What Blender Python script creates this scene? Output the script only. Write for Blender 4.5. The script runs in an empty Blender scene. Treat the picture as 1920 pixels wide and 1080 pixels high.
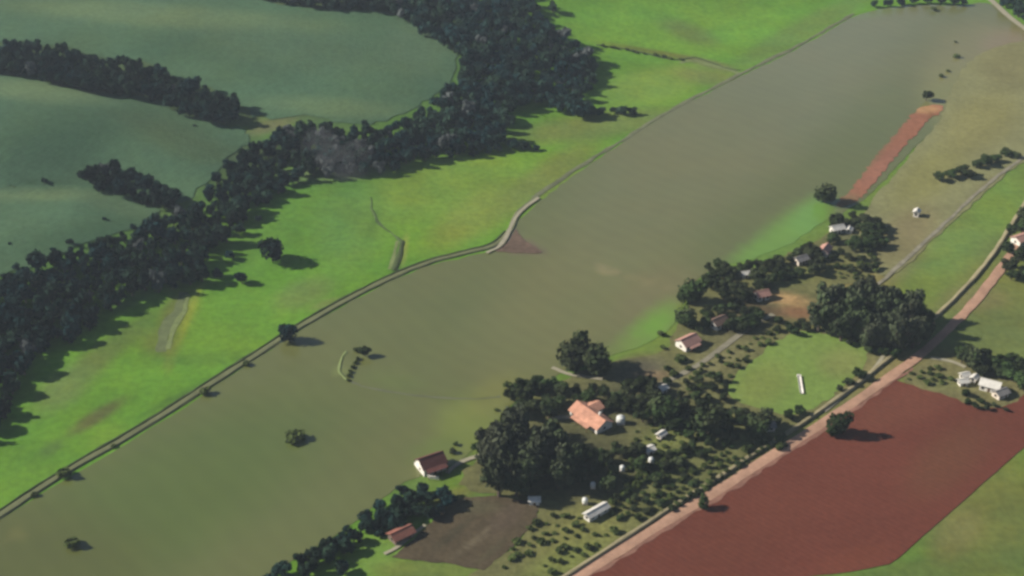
import bpy, math, random
import numpy as np
from mathutils import Vector, Matrix
from mathutils.geometry import delaunay_2d_cdt
R = math.radians
scene = bpy.context.scene

# ------------------------------------------------------------------ camera, sky, sun, exposure
W, H, F = 1920.0, 1080.0, 2637.0           # survey frame of the photograph and its focal length in those pixels
CAM_Z, PITCH = 330.0, R(30.3)
cam_d = bpy.data.cameras.new('camera'); cam = bpy.data.objects.new('camera', cam_d)
scene.collection.objects.link(cam); scene.camera = cam
cam.location = (0, 0, CAM_Z); cam.rotation_euler = (R(90) - PITCH, 0, 0)
cam_d.sensor_width = 36.0; cam_d.lens = 36.0 * F / W
cam_d.clip_start = 1.0; cam_d.clip_end = 60000.0

SUN_EL = R(31); SUN_DIR = Vector((-1.0, 0.10, 0)).normalized()      # horizontal direction towards the sun
to_sun = Vector((SUN_DIR.x * math.cos(SUN_EL), SUN_DIR.y * math.cos(SUN_EL), math.sin(SUN_EL)))
sd = bpy.data.lights.new('sun', 'SUN'); sd.energy = 5.0; sd.angle = R(0.6); sd.color = (1.0, 0.93, 0.82)
sun = bpy.data.objects.new('sun', sd); scene.collection.objects.link(sun)
sun.rotation_euler = to_sun.to_track_quat('Z', 'Y').to_euler(); sun.location = (-300, 300, 600)
world = bpy.data.worlds.new('World'); scene.world = world; world.use_nodes = True
wn = world.node_tree; wn.nodes.clear()
sky = wn.nodes.new('ShaderNodeTexSky'); sky.sky_type = 'NISHITA'; sky.sun_disc = False
sky.sun_elevation = SUN_EL; sky.sun_rotation = math.atan2(SUN_DIR.x, SUN_DIR.y)
sky.air_density = 0.75; sky.dust_density = 0.4; sky.ozone_density = 1.0
bg = wn.nodes.new('ShaderNodeBackground'); bg.inputs['Strength'].default_value = 0.05
wo = wn.nodes.new('ShaderNodeOutputWorld')
wn.links.new(sky.outputs[0], bg.inputs[0]); wn.links.new(bg.outputs[0], wo.inputs[0])
vs = scene.view_settings
vs.view_transform = 'Standard'; vs.look = 'None'; vs.gamma = 1.0; vs.use_curve_mapping = False; vs.exposure = 0.74
scene.render.engine = 'CYCLES'
scene.cycles.use_denoising = True
scene.cycles.max_bounces = 5; scene.cycles.diffuse_bounces = 3; scene.cycles.volume_bounces = 0
scene.cycles.pixel_filter_type = 'BLACKMAN_HARRIS'; scene.cycles.filter_width = 2.9
try:
    scene.cycles.volume_step_rate = 4.0
except Exception:
    pass

# ------------------------------------------------------------------ survey: photograph position -> place on the terrain
CP, SP = math.cos(PITCH), math.sin(PITCH)
def ray(px, py):
    u = (np.asarray(px, float) - W / 2) / F; v = (np.asarray(py, float) - H / 2) / F
    return u, CP - v * SP, -SP - v * CP
def flat(px, py, z=0.0):
    dx, dy, dz = ray(px, py); t = (z - CAM_Z) / dz
    return dx * t, dy * t
def pix(x, y, z):
    x, y, z = np.asarray(x, float), np.asarray(y, float), np.asarray(z, float)
    zz = z - CAM_Z; dep = y * CP - zz * SP; up = y * SP + zz * CP
    return W / 2 + F * x / dep, H / 2 - F * up / dep, F / dep
VA = np.array(flat(0, 740)); VB = np.array(flat(1130, 190))
VT = (VB - VA) / np.linalg.norm(VB - VA); VN = np.array([-VT[1], VT[0]])
def hill0(x, y):
    d = (x - VA[0]) * VN[0] + (y - VA[1]) * VN[1]
    s = 12.0 * np.logaddexp(0, (d - 15) / 12.0)
    return 62.0 * (1 - np.exp(-np.clip(s, 0, 5000) / 300.0))
def seg_dist(x, y, pts):
    best = np.full(np.shape(x), 1e9)
    for (ax, ay), (bx, by) in zip(pts[:-1], pts[1:]):
        dx, dy = bx - ax, by - ay
        t = np.clip(((x - ax) * dx + (y - ay) * dy) / (dx * dx + dy * dy), 0, 1)
        best = np.minimum(best, np.hypot(x - ax - t * dx, y - ay - t * dy))
    return best
def ground_at(px, py, hf, dz=0.0):
    z = np.zeros(np.shape(px))
    for _ in range(60):
        x, y = flat(px, py, z + dz)
        z = 0.5 * z + 0.5 * hf(x, y)
    return x, y, z
GUL = []
for line in ([(-200, 90), (0, 108), (120, 125), (280, 150), (380, 195), (450, 235), (520, 290)],
             [(-200, 330), (0, 345), (160, 325), (260, 355), (340, 385), (400, 400)]):
    gx, gy, _ = ground_at([p[0] for p in line], [p[1] for p in line], hill0)
    GUL.append(list(zip(gx, gy)))
def height(x, y):
    x = np.asarray(x, float); y = np.asarray(y, float)
    h = hill0(x, y)
    for g, dep, wid in ((GUL[0], 9.0, 34.0), (GUL[1], 8.0, 28.0)):
        h = h - np.minimum(dep, h * 0.6) * np.exp(-(seg_dist(x, y, g) / wid) ** 2)
    k = np.clip(h / 20.0, 0, 1)
    return h + k * (1.6 * np.sin(x * 0.021 + 1.3) * np.cos(y * 0.017) + 0.5 * np.sin(x * .06) * np.sin(y * .05))
def G(px, py, dz=0.0):
    return ground_at(np.asarray(px, float), np.asarray(py, float), height, dz)
def scale_at(px, py):
    x, y, z = G(px, py); return float(pix(x, y, z)[2])

# ------------------------------------------------------------------ materials
def mat(name, color, rough=0.9, var=0.25, nscale=0.15, det=6, attr=None, objvar=0.0, bump=0.0, spec=0.2, color2=None, fine=None, ripple=0.0, rows=None, tint=None):
    m = bpy.data.materials.new(name); m.use_nodes = True
    n = m.node_tree.nodes; l = m.node_tree.links
    b = n['Principled BSDF']; b.inputs['Roughness'].default_value = rough
    b.inputs['Specular IOR Level'].default_value = spec
    geo = n.new('ShaderNodeNewGeometry')
    no = n.new('ShaderNodeTexNoise'); no.inputs['Scale'].default_value = nscale; no.inputs['Detail'].default_value = det
    no.inputs['Roughness'].default_value = 0.62
    l.new(geo.outputs['Position'], no.inputs['Vector'])
    ramp = n.new('ShaderNodeMapRange'); ramp.inputs[1].default_value = 0.25; ramp.inputs[2].default_value = 0.75
    ramp.inputs[3].default_value = 1 - var; ramp.inputs[4].default_value = 1 + var
    l.new(no.outputs['Fac'], ramp.inputs[0])
    fac = ramp.outputs[0]
    if fine:
        n2 = n.new('ShaderNodeTexNoise'); n2.inputs['Scale'].default_value = fine[0]; n2.inputs['Detail'].default_value = 3
        l.new(geo.outputs['Position'], n2.inputs['Vector'])
        r2 = n.new('ShaderNodeMapRange'); r2.inputs[1].default_value = 0.3; r2.inputs[2].default_value = 0.7
        r2.inputs[3].default_value = 1 - fine[1]; r2.inputs[4].default_value = 1 + fine[1]
        l.new(n2.outputs['Fac'], r2.inputs[0])
        mm = n.new('ShaderNodeMath'); mm.operation = 'MULTIPLY'
        l.new(fac, mm.inputs[0]); l.new(r2.outputs[0], mm.inputs[1]); fac = mm.outputs[0]
    if objvar:
        oi = n.new('ShaderNodeObjectInfo')
        r3 = n.new('ShaderNodeMapRange'); r3.inputs[3].default_value = 1 - objvar; r3.inputs[4].default_value = 1 + objvar
        l.new(oi.outputs['Random'], r3.inputs[0])
        mm = n.new('ShaderNodeMath'); mm.operation = 'MULTIPLY'
        l.new(fac, mm.inputs[0]); l.new(r3.outputs[0], mm.inputs[1]); fac = mm.outputs[0]
    if attr:
        src = n.new('ShaderNodeVertexColor'); src.layer_name = attr; col = src.outputs[0]
    else:
        src = n.new('ShaderNodeRGB'); src.outputs[0].default_value = (*color, 1); col = src.outputs[0]
    if color2:
        mx = n.new('ShaderNodeMix'); mx.data_type = 'RGBA'
        n4 = n.new('ShaderNodeTexNoise'); n4.inputs['Scale'].default_value = nscale * 0.6; n4.inputs['Detail'].default_value = 4
        l.new(geo.outputs['Position'], n4.inputs['Vector'])
        r4 = n.new('ShaderNodeMapRange'); r4.inputs[1].default_value = 0.42; r4.inputs[2].default_value = 0.6
        l.new(n4.outputs['Fac'], r4.inputs[0]); l.new(r4.outputs[0], mx.inputs[0])
        l.new(col, mx.inputs[6]); mx.inputs[7].default_value = (*color2, 1); col = mx.outputs[2]
    sc = n.new('ShaderNodeVectorMath'); sc.operation = 'SCALE'
    l.new(col, sc.inputs[0]); l.new(fac, sc.inputs['Scale']); l.new(sc.outputs[0], b.inputs['Base Color'])
    if tint:
        n5 = n.new('ShaderNodeTexNoise'); n5.inputs['Scale'].default_value = tint[1]; n5.inputs['Detail'].default_value = 7; n5.inputs['Roughness'].default_value = .65
        l.new(geo.outputs['Position'], n5.inputs['Vector'])
        r5 = n.new('ShaderNodeMapRange'); r5.inputs[1].default_value = 0.40; r5.inputs[2].default_value = 0.64; l.new(n5.outputs['Fac'], r5.inputs[0])
        m5 = n.new('ShaderNodeMix'); m5.data_type = 'RGBA'; m5.inputs[6].default_value = (1, 1, 1, 1); m5.inputs[7].default_value = (*tint[0], 1); l.new(r5.outputs[0], m5.inputs[0])
        v5 = n.new('ShaderNodeVectorMath'); v5.operation = 'MULTIPLY'; l.new(sc.outputs[0], v5.inputs[0]); l.new(m5.outputs[2], v5.inputs[1]); l.new(v5.outputs[0], b.inputs['Base Color']); sc = v5
    if rows:
        wv = n.new('ShaderNodeTexWave'); wv.bands_direction = 'X'; wv.inputs['Scale'].default_value = rows[1]; wv.inputs['Distortion'].default_value = rows[3]; wv.inputs['Detail'].default_value = 2
        wv.inputs['Detail Scale'].default_value = 0.4
        mp = n.new('ShaderNodeMapping'); mp.inputs['Rotation'].default_value = (0, 0, R(rows[0])); l.new(geo.outputs['Position'], mp.inputs['Vector']); l.new(mp.outputs[0], wv.inputs['Vector'])
        rw = n.new('ShaderNodeMapRange'); rw.inputs[3].default_value = 1 - rows[2]; rw.inputs[4].default_value = 1 + rows[2]; l.new(wv.outputs['Fac'], rw.inputs[0])
        s2 = n.new('ShaderNodeVectorMath'); s2.operation = 'SCALE'; l.new(sc.outputs[0], s2.inputs[0]); l.new(rw.outputs[0], s2.inputs['Scale']); l.new(s2.outputs[0], b.inputs['Base Color'])
    if ripple:
        bp = n.new('ShaderNodeBump'); bp.inputs['Distance'].default_value = ripple; bp.inputs['Strength'].default_value = 0.5
        nb = n.new('ShaderNodeTexNoise'); nb.inputs['Scale'].default_value = 0.8; nb.inputs['Detail'].default_value = 3
        l.new(geo.outputs['Position'], nb.inputs['Vector']); l.new(nb.outputs['Fac'], bp.inputs['Height']); l.new(bp.outputs[0], b.inputs['Normal'])
    if bump:
        bp = n.new('ShaderNodeBump'); bp.inputs['Distance'].default_value = bump; bp.inputs['Strength'].default_value = 0.6
        nb = n.new('ShaderNodeTexNoise'); nb.inputs['Scale'].default_value = 0.5; nb.inputs['Detail'].default_value = 4
        l.new(geo.outputs['Position'], nb.inputs['Vector']); l.new(nb.outputs['Fac'], bp.inputs['Height'])
        l.new(bp.outputs[0], b.inputs['Normal'])
    return m
M = {}
M['land'] = mat('meadow', (1, 1, 1), var=0.20, nscale=0.035, det=9, attr='soil', bump=0.35, fine=(0.30, 0.14), spec=0.1, tint=((1.22, 1.02, .82), .022))
M['dryland'] = mat('dry_grass', (1, 1, 1), var=0.16, nscale=0.04, det=9, attr='soil', bump=0.35, fine=(0.30, 0.12), spec=0.1)
M['plain'] = mat('muddy_flood_water', (1, 1, 1), rough=0.22, var=0.05, nscale=0.010, attr='soil', fine=(0.07, 0.03), spec=0.5, ripple=0.05, rows=(-42, 0.035, 0.018, 9.0), tint=((1.07, 1.0, .97), .008))
M['crop'] = mat('young_crop', (1, 1, 1), var=0.15, nscale=0.02, attr='soil', bump=0.4, fine=(0.3, 0.12), spec=0.1, rows=(35, 0.12, 0.04, 6.0), tint=((1.14, 1.04, .90), .014))
M['redsoil'] = mat('red_soil', (1, 1, 1), var=0.13, nscale=0.025, attr='soil', bump=0.2, fine=(0.4, 0.08), spec=0.05, rows=(-47, 0.14, 0.05, 1.5))
M['plough'] = mat('ploughed_soil', (1, 1, 1), var=0.25, nscale=0.12, attr='soil', bump=0.3, fine=(0.6, 0.15), spec=0.05, rows=(-50, 0.5, 0.12, 1.2))
M['road'] = mat('dirt_road', (0.34, 0.205, 0.14), var=0.25, nscale=0.12, fine=(0.8, .08), spec=0.05)
M['bank'] = mat('dry_grass_bank', (0.20, 0.175, 0.105), var=0.3, nscale=0.15, spec=0.05)
M['ditch'] = mat('rank_grass', (0.045, 0.065, 0.02), var=0.3, nscale=0.3)
M['verge'] = mat('trodden_soil', (0.20, 0.10, 0.07), var=0.35, nscale=0.2)
M['lane'] = mat('grassy_lane', (0.19, 0.175, 0.125), var=0.25, nscale=0.2)
M['path2'] = mat('pale_grass_bank', (0.135, 0.17, 0.06), var=0.3, nscale=0.2)
M['gully'] = mat('gully_soil', (0.092, 0.115, 0.045), var=0.35, nscale=0.2)
M['farbank'] = mat('drowned_grass', (0.105, 0.115, 0.06), var=0.4, nscale=0.1)
M['sunk'] = mat('drowned_bank', (0.094, 0.102, 0.054), var=0.25, nscale=0.1)
M['softditch'] = mat('damp_grass', (0.065, 0.105, 0.03), var=0.4, nscale=0.3)
M['lane2'] = mat('dry_lane', (0.19, 0.175, 0.125), var=0.35, nscale=0.2)
M['dike'] = mat('pale_track', (0.115, 0.125, 0.062), var=0.2, nscale=0.12, spec=0.05)
M['path'] = mat('pale_path', (0.27, 0.25, 0.18), var=0.15, nscale=0.3, spec=0.05)
M['leafA'] = mat('forest_leaf', (0.009, 0.027, 0.029), var=0.5, nscale=0.09, objvar=0.45, color2=(0.019, 0.037, 0.023), spec=0.04, rough=1.0)  # blue cast of the haze mixed into the leaf colour
M['leafB'] = mat('garden_leaf', (0.036, 0.045, 0.021), var=0.4, nscale=0.12, objvar=0.45, color2=(0.028, 0.048, 0.016), spec=0.04, rough=1.0)
M['leafC'] = mat('grey_leaf', (0.080, 0.090, 0.088), var=0.25, nscale=0.12, objvar=0.25, spec=0.04, rough=1.0)  # pale grey imitates a smoke veil over the crowns
M['leafE'] = mat('grove_leaf', (0.052, 0.059, 0.036), color2=(0.038, 0.054, 0.024), var=0.4, nscale=0.10, objvar=0.3, spec=0.04, rough=1.0)
M['yard'] = mat('yard_soil', (1, 1, 1), var=0.30, nscale=0.10, attr='soil', bump=0.3, fine=(0.45, 0.2), spec=0.1)
M['earth'] = mat('brown_plaster', (0.14, 0.105, 0.085), var=0.2, nscale=0.6)
M['tile_shaded'] = mat('tree_shaded_tile', (0.035, 0.03, 0.028), var=0.25, nscale=0.5)  # shade of nearby trees put into the tile colour
M['leafD'] = mat('bush_leaf', (0.055, 0.075, 0.022), var=0.3, nscale=0.2, objvar=0.4, spec=0.04, rough=1.0)
M['bark'] = mat('bark', (0.08, 0.06, 0.045), var=0.3, nscale=2.0)
M['white'] = mat('white_limewash', (0.62, 0.59, 0.53), var=0.18, nscale=0.6)
M['cream'] = mat('cream_plaster', (0.55, 0.48, 0.40), var=0.1, nscale=0.6)
M['tile_orange'] = mat('orange_roof_tile', (0.42, 0.215, 0.145), var=0.4, nscale=0.35, fine=(2.5, .12))
M['tile_red'] = mat('dark_red_tile', (0.10, 0.038, 0.032), var=0.2, nscale=0.5, fine=(2.5, .12))
M['tile_red2'] = mat('dull_red_tile', (0.22, 0.09, 0.065), var=0.2, nscale=0.5, fine=(2.5, .12))
M['tile_pink'] = mat('faded_pink_tile', (0.36, 0.20, 0.16), var=0.18, nscale=0.5, fine=(2.5, .12))
M['tile_brown'] = mat('brown_tile', (0.17, 0.11, 0.085), var=0.18, nscale=0.5, fine=(2.5, .12))
M['tile_grey'] = mat('grey_sheet_roof', (0.20, 0.19, 0.18), var=0.15, nscale=0.5)
M['whiteroof'] = mat('white_sheet_roof', (0.52, 0.50, 0.45), var=0.2, nscale=0.5, rough=.6)
M['glass'] = mat('window_glass', (0.03, 0.035, 0.04), rough=0.15, var=0.05, spec=0.5)
M['wood'] = mat('door_wood', (0.10, 0.06, 0.035), var=0.15, nscale=1.5)
M['tank'] = mat('white_tank', (0.55, 0.56, 0.53), var=0.08, rough=.45)

# ------------------------------------------------------------------ object helpers
col = scene.collection
def link(name, me, parent=None, loc=None, rz=0.0, sc=None):
    o = bpy.data.objects.new(name, me); col.objects.link(o)
    if parent: o.parent = parent
    if loc is not None: o.location = loc
    o.rotation_euler.z = rz
    if sc is not None: o.scale = sc
    return o
def tag(o, label=None, cat=None, group=None, kind=None):
    if label: o['label'] = label
    if cat: o['category'] = cat
    if group: o['group'] = group
    if kind: o['kind'] = kind
    return o
def mesh(name, verts, faces, m, smooth=False):
    me = bpy.data.meshes.new(name); me.from_pydata([tuple(map(float, v)) for v in verts], [], faces); me.update()
    me.materials.append(m)
    if smooth: me.polygons.foreach_set('use_smooth', [True] * len(me.polygons))
    return me
def np_mesh(name, V, Fq, m):
    me = bpy.data.meshes.new(name); k = Fq.shape[1]
    me.vertices.add(len(V)); me.vertices.foreach_set('co', V.astype(np.float32).ravel())
    me.loops.add(Fq.size); me.loops.foreach_set('vertex_index', Fq.astype(np.int32).ravel())
    me.polygons.add(len(Fq)); me.polygons.foreach_set('loop_start', np.arange(0, Fq.size, k, dtype=np.int32))
    me.polygons.foreach_set('loop_total', np.full(len(Fq), k, dtype=np.int32))
    me.update(calc_edges=True); me.validate(); me.materials.append(m)
    return me

# colours of the land: base colour plus soft-edged patches of soil, growth and painted shade
def lin(r, g, b):
    f = lambda c: (c / 255 / 12.92) if c <= 10 else ((c / 255 + .055) / 1.055) ** 2.4
    return np.array([f(r), f(g), f(b)])
def paint(me, V, base, blobs):
    X, Y, _ = pix(V[:, 0], V[:, 1], V[:, 2])
    C = np.tile(np.asarray(base, float), (len(V), 1))
    for b in blobs:
        bx, by, rx, ry, rot, c, s = b
        ca, sa = math.cos(R(rot)), math.sin(R(rot))
        dx, dy = X - bx, Y - by
        q = ((dx * ca + dy * sa) / rx) ** 2 + ((-dx * sa + dy * ca) / ry) ** 2
        w = (s * np.exp(-q * q * 0.9))[:, None]
        C = C * (1 - w) + np.asarray(c) * w
    a = me.color_attributes.new('soil', 'FLOAT_COLOR', 'POINT')
    a.data.foreach_set('color', np.c_[C, np.ones(len(V))].astype(np.float32).ravel())
def inside(x, y, poly):
    poly = np.asarray(poly); r = np.zeros(np.shape(x), bool)
    x1, y1 = poly[:, 0], poly[:, 1]; x2, y2 = np.roll(x1, -1), np.roll(y1, -1)
    for a, b, c, d in zip(x1, y1, x2, y2):
        if b == d: continue
        r ^= ((b > y) != (d > y)) & (x < (c - a) * (y - b) / (d - b) + a)
    return r
def smooth_poly(p, it=2):
    p = np.asarray(p, float)
    for _ in range(it):
        q = np.roll(p, -1, axis=0)
        p = np.stack([0.75 * p + 0.25 * q, 0.25 * p + 0.75 * q], 1).reshape(-1, 2)
    return p
def sheet(name, pxpoly, base, blobs, m, step, lift, smooth=2, wob=1.0, seed=1):
    pp = smooth_poly(pxpoly, smooth)
    x, y, _ = G(pp[:, 0], pp[:, 1])
    out = []
    rnd = random.Random(seed)
    for i in range(len(x)):
        j = (i + 1) % len(x); L = math.hypot(x[j] - x[i], y[j] - y[i]); n = max(1, int(L / step))
        for k in range(n):
            t = k / n; out.append((x[i] + (x[j] - x[i]) * t + rnd.uniform(-wob, wob), y[i] + (y[j] - y[i]) * t + rnd.uniform(-wob, wob)))
    out = np.array(out)
    gx, gy = np.meshgrid(np.arange(out[:, 0].min(), out[:, 0].max(), step), np.arange(out[:, 1].min(), out[:, 1].max(), step))
    gx = gx.ravel() + np.random.RandomState(seed).uniform(-.25, .25, gx.size) * step; gy = gy.ravel()
    ok = inside(gx, gy, out)
    ok[ok] &= seg_dist(gx[ok], gy[ok], [tuple(p) for p in np.vstack([out, out[:1]])]) > step * 0.4 if ok.sum() * len(out) < 6e7 else True
    pts = [Vector(p) for p in out] + [Vector((a, b)) for a, b in zip(gx[ok], gy[ok])]
    n = len(out)
    vco, _, fcs, _, _, _ = delaunay_2d_cdt(pts, [(i, (i + 1) % n) for i in range(n)], [], 1, 1e-4)
    V = np.array([(v[0], v[1]) for v in vco]); V = np.c_[V, height(V[:, 0], V[:, 1]) + lift]
    me = mesh(name, V, [tuple(f) for f in fcs], m, True); paint(me, V, base, blobs)
    return tag(link(name, me), kind='structure')
def ribbon(name, line, profile, m, lift=0.0, step=6.0, kind='structure', wob=0.0, seed=3):
    # profile: list of (offset to the right of travel in metres, height)
    p = np.asarray(line, float)
    for _ in range(2):
        q = [p[0]]
        for a, b in zip(p[:-1], p[1:]): q += [0.75 * a + 0.25 * b, 0.25 * a + 0.75 * b]
        p = np.array(q + [p[-1]])
    x, y, _ = G(p[:, 0], p[:, 1]); P = [(x[0], y[0])]
    for i in range(len(x) - 1):
        L = math.hypot(x[i + 1] - x[i], y[i + 1] - y[i]); n = max(1, round(L / step))
        P += [(x[i] + (x[i + 1] - x[i]) * k / n, y[i] + (y[i + 1] - y[i]) * k / n) for k in range(1, n + 1)]
    P = np.array(P); T = np.gradient(P, axis=0); T /= np.linalg.norm(T, axis=1)[:, None]; N = np.c_[T[:, 1], -T[:, 0]]
    rnd = np.random.RandomState(seed); V = []; K = len(profile)
    for o, h in profile:
        w = rnd.uniform(-wob, wob, len(P)); w = np.convolve(w, [.25, .5, .25], 'same')
        q = P + N * (o + w)[:, None]
        V.append(np.c_[q, height(q[:, 0], q[:, 1]) + lift + h + (0.25 * np.abs(w) if h > .3 else 0)])
    V = np.stack(V, 1).reshape(-1, 3)
    Fc = [(i * K + j, (i + 1) * K + j, (i + 1) * K + j + 1, i * K + j + 1) for i in range(len(P) - 1) for j in range(K - 1)]
    Fc = [f[::-1] for f in Fc]
    me = mesh(name, V, Fc, m, False); o = link(name, me)
    return tag(o, kind=kind) if kind else o

# ------------------------------------------------------------------ palette (albedo, from photo colours divided by the light)
K_ = 0.63
def alb(r, g, b, k=K_): return lin(r, g, b) * k * np.array([1.0, 1.04, 0.74])
GRASS = alb(99, 147, 53); GRASS2 = alb(122, 152, 70); GRASSD = alb(78, 118, 55); OLIVE = alb(112, 116, 80)
TAN = alb(138, 132, 104); BROWN = alb(112, 104, 62); YEL = alb(150, 150, 70); SCRUB = alb(112, 110, 82); DRY = alb(146, 138, 106)
PLAIN = alb(108, 113, 78); PLAINTOP = alb(124, 125, 104); PLAINBOT = alb(94, 110, 63); SEDI = alb(120, 100, 100)

# ------------------------------------------------------------------ ground: one sheet to the horizon
ax_x = np.concatenate([[-30000, -12000, -5000, -2200, -1200, -800], np.arange(-600, 601, 2.5), [800, 1200, 2200, 5000, 12000, 30000]])
ax_y = np.concatenate([[-8000, -2500, -600, 0, 180, 270], np.arange(320, 1161, 2.5), [1250, 1400, 1700, 2400, 4000, 9000, 20000, 40000]])
XX, YY = np.meshgrid(ax_x, ax_y); V = np.c_[XX.ravel(), YY.ravel(), height(XX.ravel(), YY.ravel())]
nx, ny = len(ax_x), len(ax_y); I = np.arange(nx * ny).reshape(ny, nx)
Fq = np.stack([I[:-1, :-1], I[:-1, 1:], I[1:, 1:], I[1:, :-1]], -1).reshape(-1, 4)
me = np_mesh('ground', V, Fq, M['land']); me.polygons.foreach_set('use_smooth', [True] * len(me.polygons))
LAND = [(1520, 770, 820, 330, -34, alb(114, 124, 80), 1.0),
  # centre, radii, rotation in the survey frame, colour, strength
    (820, 350, 170, 60, -12, GRASS2, .8), (900, 400, 110, 40, -30, alb(128, 144, 74), .8), (650, 420, 70, 90, 0, alb(98, 142, 78), .8),
    (1120, 235, 180, 26, -8, alb(112, 128, 78), .9), (1030, 330, 110, 30, -35, alb(118, 130, 78), .8),
    (1250, 50, 260, 60, -4, alb(116, 166, 68), .9), (1290, 60, 60, 18, 20, alb(104, 128, 80), .8), (1500, 60, 160, 22, -28, alb(104, 134, 78), .85),
    (1220, 160, 110, 34, -10, alb(124, 156, 78), .9), (1330, 145, 70, 16, 10, alb(118, 126, 84), .7),
    (1240, 100, 110, 5, 10, BROWN, .7), (1330, 120, 50, 8, 14, alb(120, 116, 96), .7),
    (620, 325, 110, 16, -4, alb(116, 132, 108), .85), (640, 345, 60, 8, 0, GRASSD, .5),
    (510, 430, 120, 50, -40, alb(100, 146, 66), .7), (700, 420, 8, 40, 20, GRASSD, .5), (745, 485, 10, 36, 8, GRASSD, .8), (757, 470, 5, 30, 8, alb(140, 150, 92), .7),
    (330, 585, 26, 50, 28, alb(112, 114, 66), .85), (355, 590, 10, 56, 22, alb(150, 160, 66), .85), (318, 660, 12, 36, 5, alb(128, 138, 64), .7),
    (300, 640, 40, 30, 0, alb(104, 116, 66), .7), (460, 610, 110, 70, -20, alb(104, 150, 58), .8), (570, 550, 60, 26, -20, alb(108, 128, 84), .7), (610, 570, 30, 8, -20, alb(122, 128, 92), .6),
    (400, 672, 120, 14, -2, GRASSD, .55), (250, 560, 60, 18, -20, alb(92, 132, 70), .8), (220, 610, 60, 16, -35, alb(110, 160, 60), .8),
    (210, 650, 120, 22, -38, alb(92, 112, 66), .75), (130, 720, 90, 30, -40, alb(108, 128, 78), .7), (180, 782, 62, 13, -32, alb(96, 100, 70), .9), (95, 842, 26, 12, -30, alb(84, 100, 66), .85),
    (110, 730, 40, 30, 0, alb(116, 140, 86), .6), (40, 900, 110, 60, -35, alb(98, 140, 58), .6), (330, 745, 90, 6, -28, GRASSD, .7), (200, 820, 40, 24, -30, alb(118, 158, 62), .7),
    # hill tops and the cut bank beside the forest
    (510, 235, 60, 14, -18, alb(124, 126, 108), .9), (460, 225, 50, 14, 0, alb(100, 112, 84), .8),
    # hamlet side
    (1460, 440, 100, 45, -38, alb(112, 146, 76), .9), (1210, 620, 80, 34, -38, alb(110, 140, 72), .85),
    (1780, 470, 90, 50, -52, alb(112, 138, 80), 1), (1870, 380, 60, 60, -52, alb(110, 142, 76), 1), (1720, 545, 60, 34, -20, alb(112, 136, 74), 1),
    (1640, 480, 120, 60, -42, TAN, .9), (1560, 500, 70, 24, -20, alb(122, 126, 82), .85), (1690, 430, 70, 40, -40, DRY, .7),
    (1880, 610, 110, 60, 0, alb(110, 122, 78), 1), (1830, 560, 60, 24, 0, alb(132, 124, 96), .6), (1790, 690, 90, 30, 14, alb(124, 116, 90), .9),
    (1870, 980, 130, 130, -45, alb(112, 118, 74), .9), (1800, 1065, 200, 30, -6, alb(98, 116, 70), .9), (1790, 1000, 60, 40, -40, alb(124, 120, 86), .7),
    (1320, 880, 240, 70, -36, SCRUB, .95), (1100, 990, 110, 60, -28, alb(126, 126, 84), .95), (1060, 1050, 120, 40, -25, alb(118, 124, 78), .9), (1240, 830, 60, 40, -30, alb(124, 128, 80), .8),
    (1300, 700, 130, 40, -32, alb(126, 122, 96), .9), (1180, 760, 130, 60, 0, alb(98, 96, 76), .8), (1040, 860, 170, 90, 0, alb(84, 82, 66), .8), (1400, 590, 120, 60, -30, alb(104, 98, 80), .8),  # dark ovals: garden tree shade and grove shadow painted on the ground
    (1480, 560, 52, 14, 8, alb(170, 140, 112), .95), (1500, 585, 50, 16, 4, alb(134, 98, 82), .9), (1200, 690, 55, 24, -8, alb(108, 98, 92), .9), (1225, 705, 40, 12, -5, alb(130, 106, 96), .8),  # grey oval right of the shore pair: painted tree shadow
    (1660, 700, 90, 16, -34, alb(146, 136, 108), .8), (1600, 740, 60, 18, -34, alb(120, 120, 90), .7),
    (720, 1030, 70, 40, -20, alb(112, 146, 74), 1), (800, 1070, 110, 26, 0, alb(112, 128, 72), .95), (640, 1075, 50, 18, 0, alb(108, 150, 80), .9), (780, 910, 60, 36, -30, alb(96, 124, 78), .8),
    (850, 930, 50, 14, -20, alb(120, 122, 80), .8), (880, 800, 60, 50, -30, alb(128, 136, 78), .8),
]
ax_, ay_, _ = pix(V[:, 0], V[:, 1], V[:, 2])
LAND += [(700, -300, 1, 1, 0, GRASS, 0)]
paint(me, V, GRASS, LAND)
hk = np.clip((hill0(V[:, 0], V[:, 1]) - 5) / 9.0, 0, 1)[:, None] * np.clip((900 - ax_) / 60, 0, 1)[:, None]
soil = me.color_attributes['soil']; buf = np.zeros(len(V) * 4, np.float32); soil.data.foreach_get('color', buf); buf = buf.reshape(-1, 4)
keep = np.exp(-(((ax_ - 490) / 80) ** 2 + ((ay_ - 238) / 24) ** 2))[:, None]
hk = hk * (1 - .9 * keep); buf[:, :3] = buf[:, :3] * (1 - hk) + alb(80, 104, 82, .62) * hk; soil.data.foreach_set('color', buf.ravel())
ground = tag(link('ground', me), kind='structure')

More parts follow.
